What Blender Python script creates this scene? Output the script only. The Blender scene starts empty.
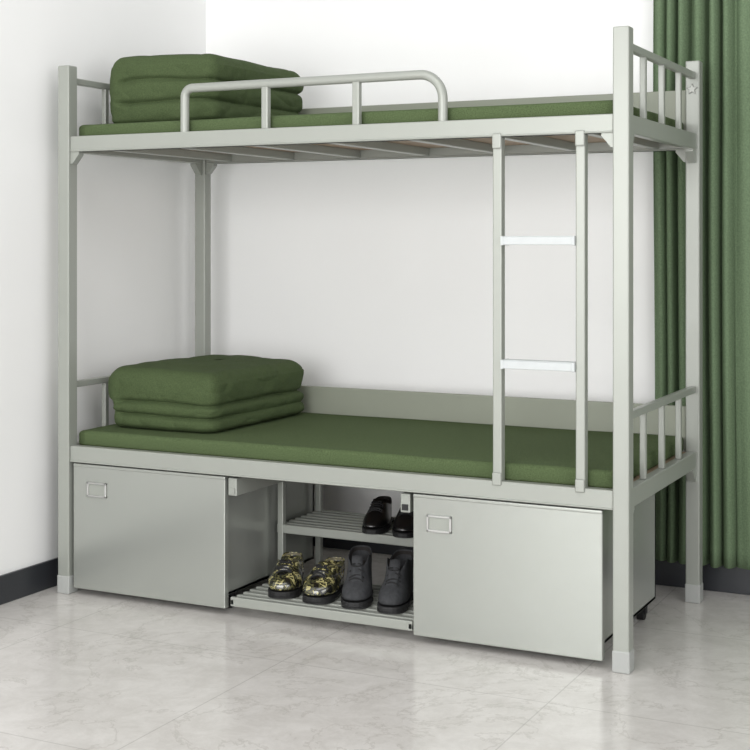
import bpy, bmesh, math, random
from mathutils import Vector, Matrix, noise
random.seed(4)
S = bpy.context.scene
COL = S.collection
S.view_settings.view_transform = 'Standard'
S.view_settings.look = 'None'

# ------------------------------------------------------------ materials
def lin(c):
    return tuple(((v/255)/12.92 if v/255 <= .04045 else ((v/255+.055)/1.055)**2.4) for v in c)+(1,)

def mat(name, rgb, rough=.5, metal=0, var=0.04, scale=40, bump=0, bscale=200, spec=.5, coat=0, sheen=0, lo=.3, hi=.7):
    m = bpy.data.materials.new(name); m.use_nodes = True
    nt = m.node_tree; b = nt.nodes['Principled BSDF']
    tc = nt.nodes.new('ShaderNodeTexCoord')
    n = nt.nodes.new('ShaderNodeTexNoise'); n.inputs['Scale'].default_value = scale; n.inputs['Detail'].default_value = 4
    nt.links.new(tc.outputs['Object'], n.inputs['Vector'])
    r = nt.nodes.new('ShaderNodeValToRGB')
    c = lin(rgb)
    r.color_ramp.elements[0].color = tuple(max(0, v*(1-var)) for v in c[:3])+(1,)
    r.color_ramp.elements[1].color = tuple(min(1, v*(1+var)) for v in c[:3])+(1,)
    r.color_ramp.elements[0].position = lo; r.color_ramp.elements[1].position = hi
    nt.links.new(n.outputs['Fac'], r.inputs['Fac'])
    nt.links.new(r.outputs['Color'], b.inputs['Base Color'])
    b.inputs['Roughness'].default_value = rough
    b.inputs['Metallic'].default_value = metal
    b.inputs['Specular IOR Level'].default_value = spec
    if coat: b.inputs['Coat Weight'].default_value = coat
    if sheen: b.inputs['Sheen Weight'].default_value = sheen; b.inputs['Sheen Roughness'].default_value = .5
    if bump:
        n2 = nt.nodes.new('ShaderNodeTexNoise'); n2.inputs['Scale'].default_value = bscale; n2.inputs['Detail'].default_value = 3
        nt.links.new(tc.outputs['Object'], n2.inputs['Vector'])
        bp = nt.nodes.new('ShaderNodeBump'); bp.inputs['Strength'].default_value = bump; bp.inputs['Distance'].default_value = .002
        nt.links.new(n2.outputs['Fac'], bp.inputs['Height'])
        nt.links.new(bp.outputs['Normal'], b.inputs['Normal'])
    return m

PAINT = mat('grey_paint', (155,158,151), .32, .15, .02, 3, spec=.5)
PAINT_D = mat('grey_paint_cabinet', (165,168,162), .24, .45, .02, 3)
CAP = mat('pale_plastic', (166,168,165), .45, 0, .02)
STARM = mat('star_plastic', (188,190,184), .4, 0, .02)
STAR_SHADE = mat('star_shade_grey', (128,130,124), .5, 0, .02)  # darker grey that imitates the shadow around the star
GRIP = mat('rung_plastic', (190,194,194), .45, 0, .03, 30)
PANEL = mat('back_panel_paint', (141,145,131), .5, 0, .03, 5)
WOOD = mat('plywood', (160,138,116), .65, 0, .12, 12, .2, 90)
MATT = mat('mattress_fabric', (83,97,66), .9, 0, .22, 280, 1.0, 420, .12, lo=.36, hi=.64)
QUILT = mat('quilt_fabric', (74,87,58), .88, 0, .14, 280, .9, 420, .12, lo=.36, hi=.64)
CURT = mat('curtain_fabric', (104,122,95), .88, 0, .14, 160, .4, 400, .12)
WALL = mat('white_wall_paint', (241,241,240), .7, 0, .008, 2, .05, 120)
BASEB = mat('dark_baseboard', (46,48,52), .35, 0, .04, 10)
BLACKL = mat('black_leather', (20,19,20), .28, 0, .2, 40, .1, 250, .6, .3)
RUBBER = mat('black_rubber', (24,24,25), .6, 0, .1)
RUBBER_G = mat('dark_sole', (32,32,33), .6, 0, .1)
SUEDE = mat('grey_suede', (58,59,61), .85, 0, .2, 80, .4, 600, .3)
LINING = mat('shoe_lining', (110,104,84), .9, 0, .1)
LININGD = mat('dark_lining', (34,30,28), .9, 0, .1)
LACE = mat('black_lace', (24,24,25), .8, 0, .1)
STEEL = mat('chrome_steel', (190,190,188), .3, .8, .03)

def camo():
    m = mat('camouflage_canvas', (70,72,40), .20, 0, .1, 20, 1.0, 45, .9, .8)
    nt = m.node_tree
    r = [n for n in nt.nodes if n.type == 'VALTORGB'][0]
    n = [n for n in nt.nodes if n.type == 'TEX_NOISE' and n.inputs['Scale'].default_value == 20][0]; n.inputs['Scale'].default_value = 34
    cr = r.color_ramp; cr.interpolation = 'CONSTANT'
    cr.elements[0].position = 0; cr.elements[0].color = lin((22,22,19))
    cr.elements[1].position = .46; cr.elements[1].color = lin((88,86,54))
    e = cr.elements.new(.51); e.color = lin((34,36,28))
    e = cr.elements.new(.57); e.color = lin((176,168,116))
    e = cr.elements.new(.64); e.color = lin((52,52,36))
    return m
CAMO = camo()

def marble():
    m = bpy.data.materials.new('marble_tile'); m.use_nodes = True
    nt = m.node_tree; b = nt.nodes['Principled BSDF']; L = nt.links.new
    tc = nt.nodes.new('ShaderNodeTexCoord')
    n1 = nt.nodes.new('ShaderNodeTexNoise'); n1.inputs['Scale'].default_value = 9; n1.inputs['Detail'].default_value = 13; n1.inputs['Roughness'].default_value = .78; n1.inputs['Distortion'].default_value = .4
    L(tc.outputs['Object'], n1.inputs['Vector'])
    r1 = nt.nodes.new('ShaderNodeValToRGB')
    r1.color_ramp.elements[0].position = .30; r1.color_ramp.elements[0].color = lin((195,191,186))
    r1.color_ramp.elements[1].position = .62; r1.color_ramp.elements[1].color = lin((216,213,209))
    L(n1.outputs['Fac'], r1.inputs['Fac'])
    n2 = nt.nodes.new('ShaderNodeTexNoise'); n2.inputs['Scale'].default_value = 2.6; n2.inputs['Detail'].default_value = 12; n2.inputs['Roughness'].default_value = .65; n2.inputs['Distortion'].default_value = .5
    L(tc.outputs['Object'], n2.inputs['Vector'])
    s = nt.nodes.new('ShaderNodeMath'); s.operation = 'SUBTRACT'; s.inputs[1].default_value = .5; L(n2.outputs['Fac'], s.inputs[0])
    a = nt.nodes.new('ShaderNodeMath'); a.operation = 'ABSOLUTE'; L(s.outputs[0], a.inputs[0])
    r2 = nt.nodes.new('ShaderNodeValToRGB')
    r2.color_ramp.elements[0].position = 0; r2.color_ramp.elements[0].color = (.38,.38,.38,1)
    r2.color_ramp.elements[1].position = .012; r2.color_ramp.elements[1].color = (0,0,0,1)
    L(a.outputs[0], r2.inputs['Fac'])
    mx = nt.nodes.new('ShaderNodeMixRGB'); mx.inputs[2].default_value = lin((163,157,150))
    L(r2.outputs['Color'], mx.inputs[0]); L(r1.outputs['Color'], mx.inputs[1])
    br = nt.nodes.new('ShaderNodeTexBrick'); br.offset = 0; br.inputs['Scale'].default_value = 1
    br.inputs['Brick Width'].default_value = .8; br.inputs['Row Height'].default_value = .8
    br.inputs['Mortar Size'].default_value = .002; br.inputs['Mortar Smooth'].default_value = .1
    br.inputs['Color1'].default_value = (0,0,0,1); br.inputs['Color2'].default_value = (0,0,0,1); br.inputs['Mortar'].default_value = (.4,.4,.4,1)
    L(tc.outputs['Object'], br.inputs['Vector'])
    mx2 = nt.nodes.new('ShaderNodeMixRGB'); mx2.inputs[2].default_value = lin((148,144,140))
    L(br.outputs['Color'], mx2.inputs[0]); L(mx.outputs[0], mx2.inputs[1])
    L(mx2.outputs[0], b.inputs['Base Color'])
    b.inputs['Roughness'].default_value = .16
    b.inputs['Specular IOR Level'].default_value = .4
    return m
MARBLE = marble()

# ------------------------------------------------------------ helpers
def finish(name, me, m, parent=None, smooth=False, recenter=True):
    if smooth:
        for p in me.polygons: p.use_smooth = True
    o = bpy.data.objects.new(name, me)
    if m: me.materials.append(m)
    COL.objects.link(o)
    if recenter and len(me.vertices):
        xs = [v.co for v in me.vertices]
        c = Vector([(min(v[i] for v in xs)+max(v[i] for v in xs))/2 for i in range(3)])
        me.transform(Matrix.Translation(-c)); o.location = c
    if parent: attach(o, parent)
    return o

def attach(o, p):
    o.parent = p
    o.matrix_parent_inverse = Matrix.LocRotScale(p.location, p.rotation_euler, None).inverted()

def bm_box(bm, a, b, bev=.002, seg=2):
    t = bmesh.new()
    bmesh.ops.create_cube(t, size=1)
    for v in t.verts:
        v.co = Vector([(a[i]+b[i])/2+v.co[i]*(b[i]-a[i]) for i in range(3)])
    if bev: bmesh.ops.bevel(t, geom=t.edges[:], offset=bev, segments=seg, profile=.5, affect='EDGES')
    me = bpy.data.meshes.new('t'); t.to_mesh(me); t.free()
    bm.from_mesh(me); bpy.data.meshes.remove(me)

def boxes(name, lst, m, parent=None, bev=.002, seg=2):
    bm = bmesh.new()
    for a, b in lst: bm_box(bm, a, b, bev, seg)
    me = bpy.data.meshes.new(name); bm.to_mesh(me); bm.free()
    return finish(name, me, m, parent)

def prism(name, pts, axis, a, b, m, parent=None):
    bm = bmesh.new()
    def P(p, t):
        if axis == 'y': return (p[0], t, p[1])
        if axis == 'x': return (t, p[0], p[1])
        return (p[0], p[1], t)
    v1 = [bm.verts.new(P(p, a)) for p in pts]; v2 = [bm.verts.new(P(p, b)) for p in pts]
    bm.faces.new(v1); bm.faces.new(v2[::-1])
    for i in range(len(pts)):
        j = (i+1) % len(pts); bm.faces.new((v1[i], v2[i], v2[j], v1[j]))
    bmesh.ops.recalc_face_normals(bm, faces=bm.faces[:])
    me = bpy.data.meshes.new(name); bm.to_mesh(me); bm.free()
    return finish(name, me, m, parent)

def tube(name, pts, r, m, parent=None, res=3, recenter=True):
    cu = bpy.data.curves.new('c', 'CURVE'); cu.dimensions = '3D'; cu.bevel_depth = r; cu.bevel_resolution = res; cu.use_fill_caps = True
    sp = cu.splines.new('POLY'); sp.points.add(len(pts)-1)
    for i, p in enumerate(pts): sp.points[i].co = (*p, 1)
    t = bpy.data.objects.new('t', cu); COL.objects.link(t)
    dg = bpy.context.evaluated_depsgraph_get()
    me = bpy.data.meshes.new_from_object(t.evaluated_get(dg))
    bpy.data.objects.remove(t); bpy.data.curves.remove(cu)
    me.materials.clear()
    return finish(name, me, m, parent, True, recenter)

def empty(name, loc, label, cat, group=None, kind=None):
    e = bpy.data.objects.new(name, None); e.location = loc; e.empty_display_size = .1
    COL.objects.link(e); tag(e, label, cat, group); return e

def tag(o, label, cat, group=None):
    o['label'] = label; o['category'] = cat
    if group: o['group'] = group

def struct(o): o['kind'] = 'structure'

# ------------------------------------------------------------ dimensions
L_, W_, H_ = 1.949, .832, 1.8
PW = .0235
XW, YW = -.101, 1.008

# ------------------------------------------------------------ room
o = boxes('floor', [((XW-.1, -5, -.1), (5.5, YW+.1, 0))], MARBLE, bev=0); struct(o)
o = boxes('wall_left', [((XW-.1, -5, 0), (XW, YW+.1, 2.7))], WALL, bev=0); struct(o)
o = boxes('wall_back', [((XW, YW, 0), (5.5, YW+.1, 2.7))], WALL, bev=0); struct(o)
o = boxes('baseboard_left', [((XW, -5, 0), (XW+.012, YW-.012, .095))], BASEB, bev=.002); struct(o)
o = boxes('baseboard_back', [((XW, YW-.012, 0), (5.5, YW, .095))], BASEB, bev=.002); struct(o)

# ------------------------------------------------------------ bunk bed
bed = empty('bunk_bed', (L_/2, W_/2, 0), 'grey painted steel bunk bed with ladder against white wall', 'bunk bed')
for (x, y) in ((0, 0), (L_, 0), (L_, W_), (0, W_)):
    p = boxes('post', [((x-PW, y-PW, .02), (x+PW, y+PW, H_))], PAINT, bed, .004, 3)
    c = boxes('foot_cap', [((x-PW-.002, y-PW-.002, 0), (x+PW+.002, y+PW+.002, .062))], CAP, p, .004, 2)
    c['label'] = 'pale plastic foot cap'
    if x == L_ and y == W_:
        def star(k):
            pts = []
            for i in range(10):
                a = math.pi/2+i*math.pi/5; rr = (.0195 if i % 2 == 0 else .0095)*k
                pts.append((x-.0005+rr*math.cos(a), 1.705+rr*math.sin(a)))
            return pts
        s = prism('star_and_shadow', star(1.0), 'y', y-PW-.003, y-PW+.001, STAR_SHADE, p)  # darker star put behind the emblem to stand for its shadow
        s['label'] = 'small five-pointed star emblem'
        s2 = prism('star_and_shadow', star(.80), 'y', y-PW-.006, y-PW-.0029, STARM, p)
        s2['label'] = 'small pale five-pointed star'

for lv, (z0, z1) in enumerate(((.45, .505), (1.505, 1.558))):
    for y in (0, W_):
        boxes('side_rail', [((PW, y-.016, z0), (L_-PW, y+.016, z1)), ((PW, y-.019, z0), (L_-PW, y+.019, z0+.006))], PAINT, bed, .003)
    for x in (0, L_):
        f = boxes('end_rail', [((x-.015, PW, z0), (x+.015, W_-PW, z1))], PAINT, bed, .003)
    boxes('back_panel', [((PW, W_-.012, z1), (L_-PW, W_+.006, z0+.2))], PANEL, bed, .003)
    n = 7
    boxes('cross_bar', [((x-.015, .016, z0+.006), (x+.015, W_-.016, z0+.034)) for x in [.13+i*(L_-.26)/(n-1) for i in range(n)]], PAINT, bed, .002)
    b = boxes('bed_board', [((.018, .018, z0+.034), (L_-.018, W_-.018, z0+.05))], WOOD, bed, .001)
    b['label'] = 'brown plywood bed board'
    zt = .72 if lv == 0 else 1.762
    for x in (0, L_):
        fr = boxes('end_frame', [((x-.011, PW, zt-.022), (x+.011, W_-PW, zt))], PAINT, bed, .003)
        for i in range(3):
            y = W_*(i+1)/4
            boxes('bar', [((x-.009, y-.010, z1), (x+.009, y+.010, zt-.020))], PAINT, fr, .003)
    for x, s in ((PW, 1), (L_-PW, -1)):
        for y in (0, W_):
            if lv == 1:
                prism('gusset', [(x, z0), (x+s*.035, z0), (x+s*.035, z0-.008), (x+s*.008, z0-.04), (x, z0-.04)], 'y', y-.013, y+.013, PAINT, bed)
    for x in (0, L_):
        for y, s in ((PW, 1), (W_-PW, -1)):
            prism('gusset', [(y, z0), (y+s*.045, z0), (y+s*.045, z0-.008), (y+s*.008, z0-.045), (y, z0-.045)], 'x', x-.013, x+.013, PAINT, bed)

# guard rail
zt = 1.70; xa, xb = .481, 1.400; r = .075
pts = [(xa, 0, 1.556)]
ra = .03
for i in range(9):
    a = math.pi-i*math.pi/16; pts.append((xa+ra+ra*math.cos(a), 0, zt-ra+ra*math.sin(a)))
for i in range(13):
    a = math.pi/2-i*math.pi/24; pts.append((xb-r+r*math.cos(a), 0, zt-r+r*math.sin(a)))
pts.append((xb, 0, 1.556))
g = tube('guard_rail', pts, .0145, PAINT, bed, 4)
for x in (.789, 1.113):
    boxes('bar', [((x-.012, -.011, 1.556), (x+.012, .011, zt-.01))], PAINT, g, .004, 3)

# ladder
lst = []
for x in (1.578, 1.829):
    lst += [((x-.014, -.015, .50), (x+.014, .015, 1.506)), ((x-.014, -.0215, .492), (x+.014, -.014, .53)), ((x-.014, -.0215, 1.470), (x+.014, -.014, 1.515))]
lad = boxes('ladder', lst, PAINT, bed, .004, 3)
for z in (.845, 1.203):
    lst = [((1.592, -.024, z-.012), (1.815, .024, z+.011))]
    lst += [((1.60, -.022+i*.009, z+.010), (1.807, -.017+i*.009, z+.0135)) for i in range(5)]
    lst += [((1.5915, -.0255, z-.0135), (1.601, .0255, z+.0135)), ((1.806, -.0255, z-.0135), (1.8155, .0255, z+.0135))]
    q = boxes('rung', lst, GRIP, lad, .002); q['label'] = 'pale ribbed ladder step'

# ------------------------------------------------------------ soft goods
def rrect(xa, xb, ya, yb, r, nx=80, ny=90, nc=12):
    out = []
    for i in range(nx): out.append((xa+r+(xb-xa-2*r)*i/nx, ya))
    for i in range(nc): a = -math.pi/2+i/nc*math.pi/2; out.append((xb-r+r*math.cos(a), ya+r+r*math.sin(a)))
    for i in range(ny): out.append((xb, ya+r+(yb-ya-2*r)*i/ny))
    for i in range(nc): a = i/nc*math.pi/2; out.append((xb-r+r*math.cos(a), yb-r+r*math.sin(a)))
    for i in range(nx): out.append((xb-r-(xb-xa-2*r)*i/nx, yb))
    for i in range(nc): a = math.pi/2+i/nc*math.pi/2; out.append((xa+r+r*math.cos(a), yb-r+r*math.sin(a)))
    for i in range(ny): out.append((xa, yb-r-(yb-ya-2*r)*i/ny))
    for i in range(nc): a = math.pi+i/nc*math.pi/2; out.append((xa+r+r*math.cos(a), ya+r+r*math.sin(a)))
    return out

def sstep(a, b, x):
    t = max(0, min(1, (x-a)/(b-a))); return t*t*(3-2*t)

def make_quilt(x0, x1, y0, y1, zb, H, creases, depth, bot_in, right_fade, left_fade, label, seed):
    """folded block: rounded box with pressed folds showing as pinched creases that close up
    where the outer layer wraps round the left end"""
    zc1 = creases[-1]
    bm = bmesh.new(); R = []
    levels = []
    nz = 90
    topR = .042
    for k in range(nz+1):
        z = (H-topR)*k/nz; ins = .014*(1-min(1, z/.018))**2
        levels.append((z, ins, 0))
    for k in range(1, 13):
        a = k/12*math.pi/2; levels.append((H-topR+topR*math.sin(a)*.95, topR*(1-math.cos(a)), a/(math.pi/2)*.5))
    lim = min(x1-x0, y1-y0)/2-topR-.02
    for k in range(1, 24):
        f = k/23; levels.append((H-topR*.05+.010*math.sin(f*math.pi/2), topR+lim*f, .5+.5*f))
    for z, ins, top in levels:
        row = []
        rr = max(.006, .044-ins*.5) if top < .5 else max(.006, .024*(1-top)*2)
        for (x, y) in rrect(x0+ins, x1-ins, y0+ins, y1-ins, rr):
            cx, cy = (x0+x1)/2, (y0+y1)/2
            ox, oy = (x-cx)/((x1-x0)/2), (y-cy)/((y1-y0)/2)
            m = max(abs(ox), abs(oy)) or 1
            px, py = abs(ox/m)**8, abs(oy/m)**8
            sx = 1 if ox > 0 else -1; sy = 1 if oy > 0 else -1
            fade = 1-right_fade*(px if sx > 0 else 0)*sstep(y0+.05, y0+.25, y)
            lf = 1-left_fade*(1-sstep(x0+.025, x0+.08, x))
            pin = 0
            for ci, c in enumerate(creases):
                cz = c+.010*noise.noise(Vector((x*5+seed, y*5, ci*4.0)))
                left = 1-sstep(x0+.0, x0+.13, x)
                cz += (-.020 if ci == len(creases)-1 else .014)*left*left
                d = abs(z-cz)
                pin = max(pin, (math.exp(-(d/.0065)**1.3))*(fade if ci == 0 else 1)*lf)
            bulge = 0
            edges = [0]+list(creases)+[H]
            for ea, eb in zip(edges, edges[1:]):
                if ea <= z < eb: bulge = math.sin(math.pi*(z-ea)/(eb-ea))**.7*.009*lf
            bulge += .007*(1-lf)*math.sin(math.pi*min(1, z/H))
            lower = bot_in*(1-sstep(zc1-.008, zc1+.008, z)) if top == 0 else 0
            w = Vector((x*4+seed, y*4, z*5)); n1 = noise.noise(w); n2 = noise.noise(w*2.9); n3 = noise.noise(w*8)
            # soft creases pulled across the cloth
            rid = (1-abs(noise.noise(Vector((x*9+y*4+seed, y*3-x*2, z*10)))))**6*.004
            k = n1*.006+n2*.004+n3*.0022-rid
            lat = (-depth*pin+bulge)*(1 if top == 0 else max(0, 1-top*2)*.6)+k*(1-top)
            nx_ = x+sx*px*lat+(lower if sx < 0 else 0)*px
            ny_ = y+sy*py*lat
            nz_ = zb+z+(n2*.005+n1*.004-rid*.8)*top*1.2+(-.008*sstep(.35, 1, (ox+1)/2)*sstep(.0, 1, z/H))
            row.append(bm.verts.new((nx_, ny_, nz_)))
        R.append(row)
    n = len(R[0])
    for a, b in zip(R, R[1:]):
        for i in range(n): bm.faces.new((a[i], a[(i+1) % n], b[(i+1) % n], b[i]))
    bm.faces.new(R[0][::-1]); bm.faces.new(R[-1])
    bmesh.ops.recalc_face_normals(bm, faces=bm.faces[:])
    me = bpy.data.meshes.new('folded_quilt'); bm.to_mesh(me); bm.free()
    o = finish('folded_quilt', me, QUILT, None, True)
    tag(o, label, 'quilt')
    return o
make_quilt(.062, .503, .128, .76, .5555, .212, [.048, .094], .012, .026, .9, .6, 'dark green folded quilt on the lower bunk mattress', 1.3)
make_quilt(.066, .505, .128, .76, 1.6045, .242, [.074, .148], .012, .0, .5, .95, 'dark green folded quilt on the upper bunk mattress', 9.1)

def mattress(z0, z1, label):
    bm = bmesh.new()
    nx, ny = 60, 26
    xa, xb, ya, yb = .030, L_-.030, .024, W_-.022
    r = .014
    def ring(z, ins):
        out = []
        for i in range(nx): out.append((xa+ins+(xb-xa-2*ins)*i/nx, ya+ins))
        for i in range(ny): out.append((xb-ins, ya+ins+(yb-ya-2*ins)*i/ny))
        for i in range(nx): out.append((xb-ins-(xb-xa-2*ins)*i/nx, yb-ins))
        for i in range(ny): out.append((xa+ins, yb-ins-(yb-ya-2*ins)*i/ny))
        return [bm.verts.new((x, y, z+noise.noise(Vector((x*3, y*3, z*5)))*.003*(1 if z > z0+.02 else 0))) for x, y in out]
    prof = [(z0, r*.7)]
    for k in range(5):
        a = k/4*math.pi/2; prof.append((z0+r*(1-math.cos(a))*.6+.001, r*(1-math.sin(a))*.6))
    for k in range(6):
        a = k/5*math.pi/2; prof.append((z1-r+r*math.sin(a), r*(1-math.cos(a))))
    rings = [ring(z, i) for z, i in prof]
    for a, b in zip(rings, rings[1:]):
        n = len(a)
        for i in range(n): bm.faces.new((a[i], a[(i+1) % n], b[(i+1) % n], b[i]))
    bm.faces.new(rings[0][::-1]); bm.faces.new(rings[-1])
    bmesh.ops.recalc_face_normals(bm, faces=bm.faces[:])
    me = bpy.data.meshes.new('mattress'); bm.to_mesh(me); bm.free()
    o = finish('mattress', me, MATT, None, True)
    tag(o, label, 'mattress')
mattress(.5005, .552, 'thin green fabric mattress on the lower bunk')
mattress(1.5555, 1.601, 'thin green fabric mattress on the upper bunk')

# ------------------------------------------------------------ curtain
bm = bmesh.new()
NX, NZ = 760, 40
x0, x1 = 1.775, 3.1; z0, z1 = .10, 2.40
g = []
for j in range(NZ+1):
    z = z0+(z1-z0)*j/NZ; row = []
    for i in range(NX+1):
        x = x0+(x1-x0)*i/NX
        ph = x*2*math.pi/.056+2.4*math.sin(x*13+.5)+1.1*math.sin(x*31)+.30*math.sin(z*1.7+x*5)
        a = .024+.010*math.sin(x*17)+.007*math.sin(x*41+1)
        sh = math.sin(ph); sh = math.copysign(abs(sh)**.8, sh)
        y = .948+a*sh*(1-.10*math.sin(z*1.3))+.004*math.sin(ph*2+z)
        row.append(bm.verts.new((x+.007*math.cos(ph)+.003*math.sin(z*3+x*7), min(y, .990), z)))
    g.append(row)
for j in range(NZ):
    for i in range(NX): bm.faces.new((g[j][i], g[j][i+1], g[j+1][i+1], g[j+1][i]))
me = bpy.data.meshes.new('curtain'); bm.to_mesh(me); bm.free()
o = finish('curtain', me, CURT, None, True)
md = o.modifiers.new('s', 'SOLIDIFY'); md.thickness = .002
tag(o, 'green pleated fabric curtain hanging against the white wall', 'curtain')
rod = empty('curtain_rail', (2.45, YW, 2.42), 'white curtain rail fixed to the wall', 'curtain rail')
tube('rod', [(1.7, .945, 2.42), (3.2, .945, 2.42)], .012, CAP, rod)
for x in (1.75, 2.45, 3.15): boxes('bracket', [((x-.01, .94, 2.41), (x+.01, YW, 2.43))], CAP, rod, .002)

# ------------------------------------------------------------ cabinets
def cabinet(x0, x1, hx0, label):
    e = empty('storage_cabinet', ((x0+x1)/2, .3, 0), label, 'cabinet')
    xa, xb = x0+.012, x1-.012; ya, yb = .018, .60; za, zb = .055, .440; t = .012
    boxes('body', [((xa, ya, za), (xa+t, yb, zb)), ((xb-t, ya, za), (xb, yb, zb)), ((xa, yb-t, za), (xb, yb, zb)),
                   ((xa, ya, za), (xb, yb, za+t)), ((xa+.002, ya+.01, zb-.06), (xb-.002, yb-.002, zb-.048))], PAINT_D, e, .002)
    f = boxes('drawer_front', [((x0, -.012, .022), (x1, .012, .443)), ((x0, -.0135, .435), (x1, .018, .446)), ], PAINT_D, e, .003, 3)
    hz0, hz1 = .338, .388; hx1 = hx0+.080; t = .007
    h = boxes('handle', [((hx0, -.019, hz0), (hx1, -.011, hz0+t)), ((hx0, -.019, hz1-t), (hx1, -.011, hz1)), ((hx0, -.019, hz0), (hx0+t, -.011, hz1)), ((hx1-t, -.019, hz0), (hx1, -.011, hz1))], STEEL, f, .0015)
    h['label'] = 'steel card-holder frame handle'
    c = boxes('card', [((hx0+t*.8, -.0145, hz0+t*.8), (hx1-t*.8, -.0115, hz1-t*.8))], PAINT, f, 0)
    for cx in (xa+.035, xb-.030):
        for cy in (.08, .54):
            w = boxes('caster', [((cx-.02, cy-.02, .048), (cx+.02, cy+.02, .056)), ((cx-.017, cy-.012, .020), (cx-.013, cy+.012, .052)), ((cx+.013, cy-.012, .020), (cx+.017, cy+.012, .052))], RUBBER, e, .001)
            tube('wheel', [(cx-.011, cy, .023), (cx+.011, cy, .023)], .023, RUBBER, w, 6)
    return e
cabinet(.034, .643, .095, 'grey steel rolling storage drawer with card-holder handle under the quilt')
cabinet(1.308, 1.893, 1.354, 'grey steel rolling storage drawer under the ladder end of bed')

# ------------------------------------------------------------ shoe rack
rack = empty('shoe_rack', (.975, .3, 0), 'two-tier grey steel slatted shoe rack between the drawers', 'shoe rack')
RX0, RX1 = .646, 1.304
for x0, x1 in ((.650, .682), (1.262, 1.294)):
    sl = boxes('slide_rail', [((x0, -.004, .385), (x1, .60, .442))], PAINT, rack, .003)
    k = boxes('end_cap', [((x0+.006, -.008, .392), (x1-.006, -.003, .41))], RUBBER if x0 > 1 else PAINT, sl, .001)
for x in (RX0+.003, RX1-.025):
    for y in (.32, .585):
        boxes('post', [((x, y-.011, 0), (x+.022, y+.011, .386))], PAINT, rack, .003)
def shelf(X0, y0, y1, z, n):
    s = [((X0, y0, z-.030), (RX1, y0+.014, z)), ((X0, y1-.014, z-.022), (RX1, y1, z)),
         ((X0, y0, z-.026), (X0+.014, y1, z-.006)), ((RX1-.014, y0, z-.026), (RX1, y1, z-.006))]
    step = (y1-y0)/(n+1)
    for i in range(n):
        y = y0+step*(i+1)
        s.append(((X0+.004, y-.0085, z-.012), (RX1-.004, y+.0085, z)))
    bm = bmesh.new()
    for a, b in s: bm_box(bm, a, b, .003, 2)
    me = bpy.data.meshes.new('shelf'); bm.to_mesh(me); bm.free()
    return finish('shelf', me, PAINT, rack)
shelf(.662, -.01, .345, .062, 8)
shelf(RX0, .31, .60, .236, 6)
for x in (.668, RX1-.021):
    boxes('foot', [((x, .10, 0), (x+.016, .116, .045))], PAINT, rack, .002)

# ------------------------------------------------------------ shoes
def outline(y0, y1, wf, wh, mir, n=28, skew=.006):
    out = []
    for i in range(n):
        a = 2*math.pi*i/n
        cy, sx = math.cos(a), math.sin(a)
        yy = (1 if cy >= 0 else -1)*abs(cy)**.8
        xx = (1 if sx >= 0 else -1)*abs(sx)**.8
        t = (yy+1)/2
        y = y0+(y1-y0)*t
        u = (y+.135)/.275
        w = wh+(wf-wh)*max(0, min(1, (u-.25)/.4))
        w *= 1-.10*math.exp(-((u-.42)/.12)**2)
        x = xx*w+mir*skew*max(0, (u-.35))*1.6
        out.append((x, y))
    return out

def loft(rings, cap0=True, cap1=True):
    bm = bmesh.new()
    R = [[bm.verts.new(p) for p in r] for r in rings]
    n = len(R[0])
    for a, b in zip(R, R[1:]):
        for i in range(n): bm.faces.new((a[i], a[(i+1) % n], b[(i+1) % n], b[i]))
    if cap0: bm.faces.new(R[0][::-1])
    if cap1: bm.faces.new(R[-1])
    bmesh.ops.recalc_face_normals(bm, faces=bm.faces[:])
    return bm

SPECS = {
 'boot': dict(layers=[(.018,-.132,.138,.049,.038),(.030,-.135,.139,.051,.040),(.045,-.134,.130,.049,.040),(.056,-.132,.112,.045,.039),(.068,-.131,.088,.042,.039),(.082,-.130,.066,.040,.038),(.104,-.131,.050,.039,.038),(.134,-.136,.042,.041,.039)],
              sole=.018, mats=(SUEDE, RUBBER_G, LACE, LININGD), dip=.018, vee=.030, sc=(1.0, .84, 1.10)),
 'dress': dict(layers=[(.016,-.132,.142,.044,.035),(.026,-.134,.144,.046,.036),(.038,-.133,.136,.044,.036),(.048,-.131,.112,.040,.035),(.058,-.130,.080,.037,.034),(.068,-.129,.050,.035,.033),(.080,-.130,.022,.033,.032)],
              sole=.016, mats=(BLACKL, RUBBER, LACE, LININGD), dip=.014, vee=0, sc=(1.0, .95, 1.0)),
 'sneaker': dict(layers=[(.022,-.132,.136,.052,.041),(.034,-.135,.141,.056,.044),(.054,-.134,.136,.054,.043),(.068,-.132,.108,.050,.042),(.080,-.131,.078,.045,.041),(.092,-.130,.050,.042,.039),(.108,-.132,.030,.040,.038)],
              sole=.022, mats=(CAMO, RUBBER, LACE, LINING), dip=.022, vee=.006, sc=(1.03, .80, .95)),
}
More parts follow.
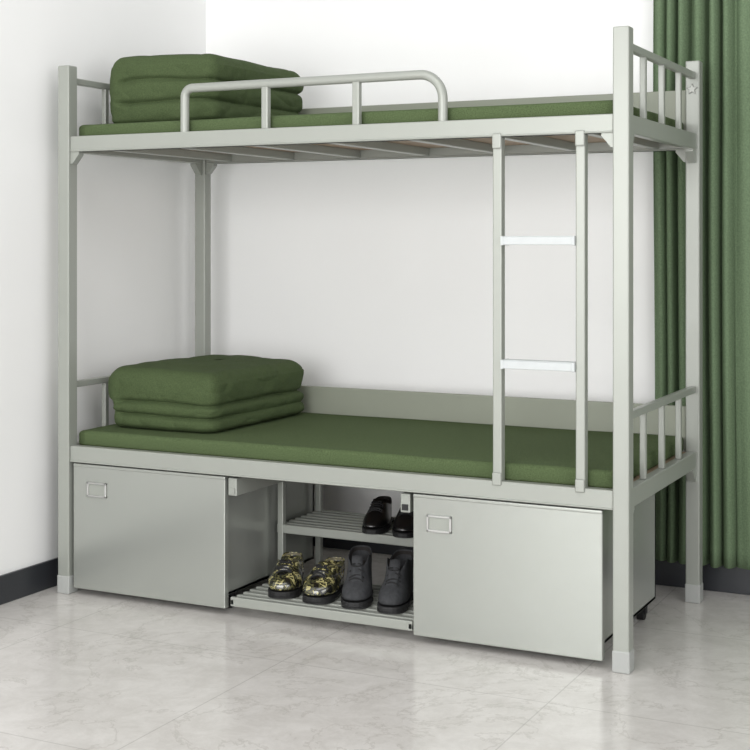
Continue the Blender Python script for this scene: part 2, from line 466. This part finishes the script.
def shoe(kind, name, toe, direction, z, mir, label, group, cat='shoe'):
    sp = SPECS[kind]; ml, ms, mlc, mi = sp['mats']; Ls = sp['layers']
    d = Vector((direction[0], direction[1], 0)).normalized()
    e = empty(name, (0, 0, 0), label, cat, group)
    top = Ls[-1][0]; ytop = Ls[-1][2]
    lump = .009 if kind == 'sneaker' else (.0015 if kind == 'boot' else 0)
    rings = []
    def drop(y, f):
        mid = math.exp(-((y+.055)/.035)**2)
        return sp['dip']*mid*f+sp['vee']*sstep(-.01, ytop, y)*f
    for (zz, a, b, wf, wh) in Ls:
        f = max(0, (zz-.06)/(top-.06))
        r = []
        for x, y in outline(a, b, wf, wh, mir):
            nn = noise.noise(Vector((x*30, y*30, zz*30+mir)))*lump
            r.append((x*(1+nn/.04), y, zz-drop(y, f)+nn*(1 if zz > .03 else 0)))
        rings.append(r)
    zz, a, b, wf, wh = Ls[-1]
    def inner(dz, ins):
        r = []
        for x, y in outline(a+ins, b-ins, wf-ins, wh-ins, mir):
            r.append((x, y, zz+dz-drop(y, max(0, 1+dz/.03))-(sp['vee']*.7*(1-max(0, 1+dz/.03)))))
        return r
    rings.append(inner(.0015, .002)); rings.append(inner(-.001, .005)); rings.append(inner(-.02, .006))
    bm = loft(rings, True, True)
    me = bpy.data.meshes.new('upper'); bm.to_mesh(me); bm.free()
    up = finish('upper', me, ml, e, True, False)
    md = up.modifiers.new('s', 'SUBSURF'); md.levels = 1; md.render_levels = 2
    bm = loft([inner(-.001, .0055), inner(-.018, .0068), inner(-.019, .012)], False, True)
    me = bpy.data.meshes.new('lining'); bm.to_mesh(me); bm.free()
    finish('lining', me, mi, e, True, False)
    st = sp['sole']
    s0, a0, b0, wf0, wh0 = Ls[0]
    def so(zv, k): return [(x, y, zv) for x, y in outline(a0-k, b0+k+.001, wf0+k, wh0+k, mir)]
    bm = loft([so(st*.35, .001), so(st*.45, .0035), so(st-.002, .0035), so(st+.001, .001)])
    t = loft([[(x, y, zv) for x, y in outline(a0-.001, a0+.07, wf0*.78, wh0+.001, mir)] for zv in (0, st*.5)])
    mt = bpy.data.meshes.new('t'); t.to_mesh(mt); t.free(); bm.from_mesh(mt); bpy.data.meshes.remove(mt)
    t = loft([[(x, y, zv) for x, y in outline(-.01, b0-.004, wf0-.002, wh0, mir)] for zv in (0, st*.5)])
    mt = bpy.data.meshes.new('t'); t.to_mesh(mt); t.free(); bm.from_mesh(mt); bpy.data.meshes.remove(mt)
    me = bpy.data.meshes.new('sole'); bm.to_mesh(me); bm.free()
    finish('sole', me, ms, e, False, False)
    prof = sorted([(l[2], l[0]-drop(l[2], max(0, (l[0]-.06)/(top-.06)))) for l in Ls])
    def vz(y):
        for (ya, za), (yb, zb) in zip(prof, prof[1:]):
            if ya <= y <= yb: return za+(zb-za)*(y-ya)/(yb-ya)
        return prof[0][1] if y < prof[0][0] else prof[-1][1]
    ztop = vz(ytop)
    tp = [(ytop+.035, .0), (ytop+.015, .003), (ytop-.004, .007), (ytop-.018, .010+sp['vee']*.5+.004)]
    rr = []
    for (y, dz) in tp:
        rr.append((y, (vz(y) if y >= ytop else ztop)+dz))
    bm = bmesh.new(); vr = []
    for y, zc in rr:
        vr.append([bm.verts.new((mir*.003+xx, y, zc-.25*abs(xx))) for xx in (-.017, -.009, 0, .009, .017)])
    for A, B in zip(vr, vr[1:]):
        for i in range(4): bm.faces.new((A[i], A[i+1], B[i+1], B[i]))
    me = bpy.data.meshes.new('tongue'); bm.to_mesh(me); bm.free()
    tg = finish('tongue', me, ml, e, True, False)
    md = tg.modifiers.new('s', 'SOLIDIFY'); md.thickness = .004
    bmL = bmesh.new()
    lr = .0034 if kind == 'sneaker' else .0024
    for k in range(3 if kind == 'boot' else 4):
        y = ytop+.006+k*.014
        pts = []
        for i in range(9):
            u = -1+i/4; xx = u*.023
            pts.append((mir*.004+xx, y+u*.005*(1 if k % 2 else -1), vz(y)+.0075-.008*u*u))
        t = tube('t', pts, lr, None, None, 2, False)
        bmL.from_mesh(t.data); mm = t.data; bpy.data.objects.remove(t); bpy.data.meshes.remove(mm)
    for s in (-1, 1):
        pts = []
        for i in range(11):
            a = i/10*math.pi*1.6
            pts.append((mir*.004+s*(.004+.012*math.sin(a)+.006*(i/10)), ytop+.006+.010*(1-math.cos(a))-.004, vz(ytop)+.009-.006*i/10))
        t = tube('t', pts, lr*.75, None, None, 2, False)
        bmL.from_mesh(t.data); mm = t.data; bpy.data.objects.remove(t); bpy.data.meshes.remove(mm)
    me = bpy.data.meshes.new('laces'); bmL.to_mesh(me); bmL.free()
    finish('laces', me, mlc, e, True, False)
    ang = math.atan2(-d.x, d.y)
    e.rotation_euler = (0, 0, ang)
    e.scale = sp['sc']
    c = Vector((toe[0], toe[1], 0))-d*.142*sp['sc'][1]
    e.location = (c.x, c.y, z)
    return e
ZB, ZT = .0630, .2370
shoe('sneaker', 'sneaker', (.830, .032), (.34, -.94), ZB, 1, 'camouflage lace-up sneaker on the bottom rack shelf beside the drawer', 'camouflage sneakers on the rack')
shoe('sneaker', 'sneaker', (.937, .018), (.06, -1), ZB, -1, 'camouflage lace-up sneaker on the bottom shelf beside grey boots', 'camouflage sneakers on the rack')
shoe('boot', 'ankle_boot', (1.096, .026), (.38, -.92), ZB, 1, 'dark grey suede lace-up ankle boot beside camouflage sneakers', 'grey ankle boots on the rack')
shoe('boot', 'ankle_boot', (1.200, .022), (.16, -.98), ZB, -1, 'dark grey suede lace-up ankle boot beside the drawer', 'grey ankle boots on the rack')
shoe('dress', 'dress_shoe', (1.022, .295), (.30, -.95), ZT, 1, 'black polished leather lace-up shoe on the top shelf', 'black leather shoes on the rack')
shoe('dress', 'dress_shoe', (1.126, .285), (.26, -.96), ZT, -1, 'black polished leather lace-up shoe on the top shelf', 'black leather shoes on the rack')

# ------------------------------------------------------------ lights
w = bpy.data.worlds.new('world'); S.world = w; w.use_nodes = True
nt = w.node_tree; bg = nt.nodes['Background']; bg.inputs[1].default_value = .84
tc = nt.nodes.new('ShaderNodeTexCoord'); n = nt.nodes.new('ShaderNodeTexNoise'); n.inputs['Scale'].default_value = 1.8; n.inputs['Detail'].default_value = 1
rp = nt.nodes.new('ShaderNodeValToRGB')
rp.color_ramp.elements[0].position = .40; rp.color_ramp.elements[0].color = (.52, .525, .53, 1)
rp.color_ramp.elements[1].position = .60; rp.color_ramp.elements[1].color = (1, 1, 1, 1)
nt.links.new(tc.outputs['Generated'], n.inputs['Vector']); nt.links.new(n.outputs['Fac'], rp.inputs['Fac']); nt.links.new(rp.outputs['Color'], bg.inputs[0])
def area(name, loc, target, size, energy, col=(1, 1, 1)):
    l = bpy.data.lights.new(name, 'AREA'); l.shape = 'RECTANGLE'; l.size, l.size_y = size; l.energy = energy; l.color = col
    o = bpy.data.objects.new(name, l); COL.objects.link(o); o.location = loc
    o.rotation_euler = (Vector(target)-Vector(loc)).to_track_quat('-Z', 'Y').to_euler()
area('ceiling_light', (1.6, -1.9, 3.2), (1.0, .5, .6), (2.2, 1.4), 26, (1, .99, .98))
area('window_light', (4.8, -2.6, 1.5), (.4, .8, .9), (2.0, 1.8), 46, (1, 1, 1))
area('front_fill', (1.3, -5.6, 1.5), (.6, .8, .95), (3.6, 2.4), 185, (1, 1, 1))  # added fill to brighten the back wall, not a lamp of the room

# ------------------------------------------------------------ camera
cd = bpy.data.cameras.new('camera'); cam = bpy.data.objects.new('camera', cd); COL.objects.link(cam)
cd.sensor_width = 36; cd.lens = 1383/750*36; cd.shift_y = -.18
cam.location = (3.048, -3.770, 1.205)
cam.rotation_euler = (math.pi/2, 0, math.asin(.445))
S.camera = cam
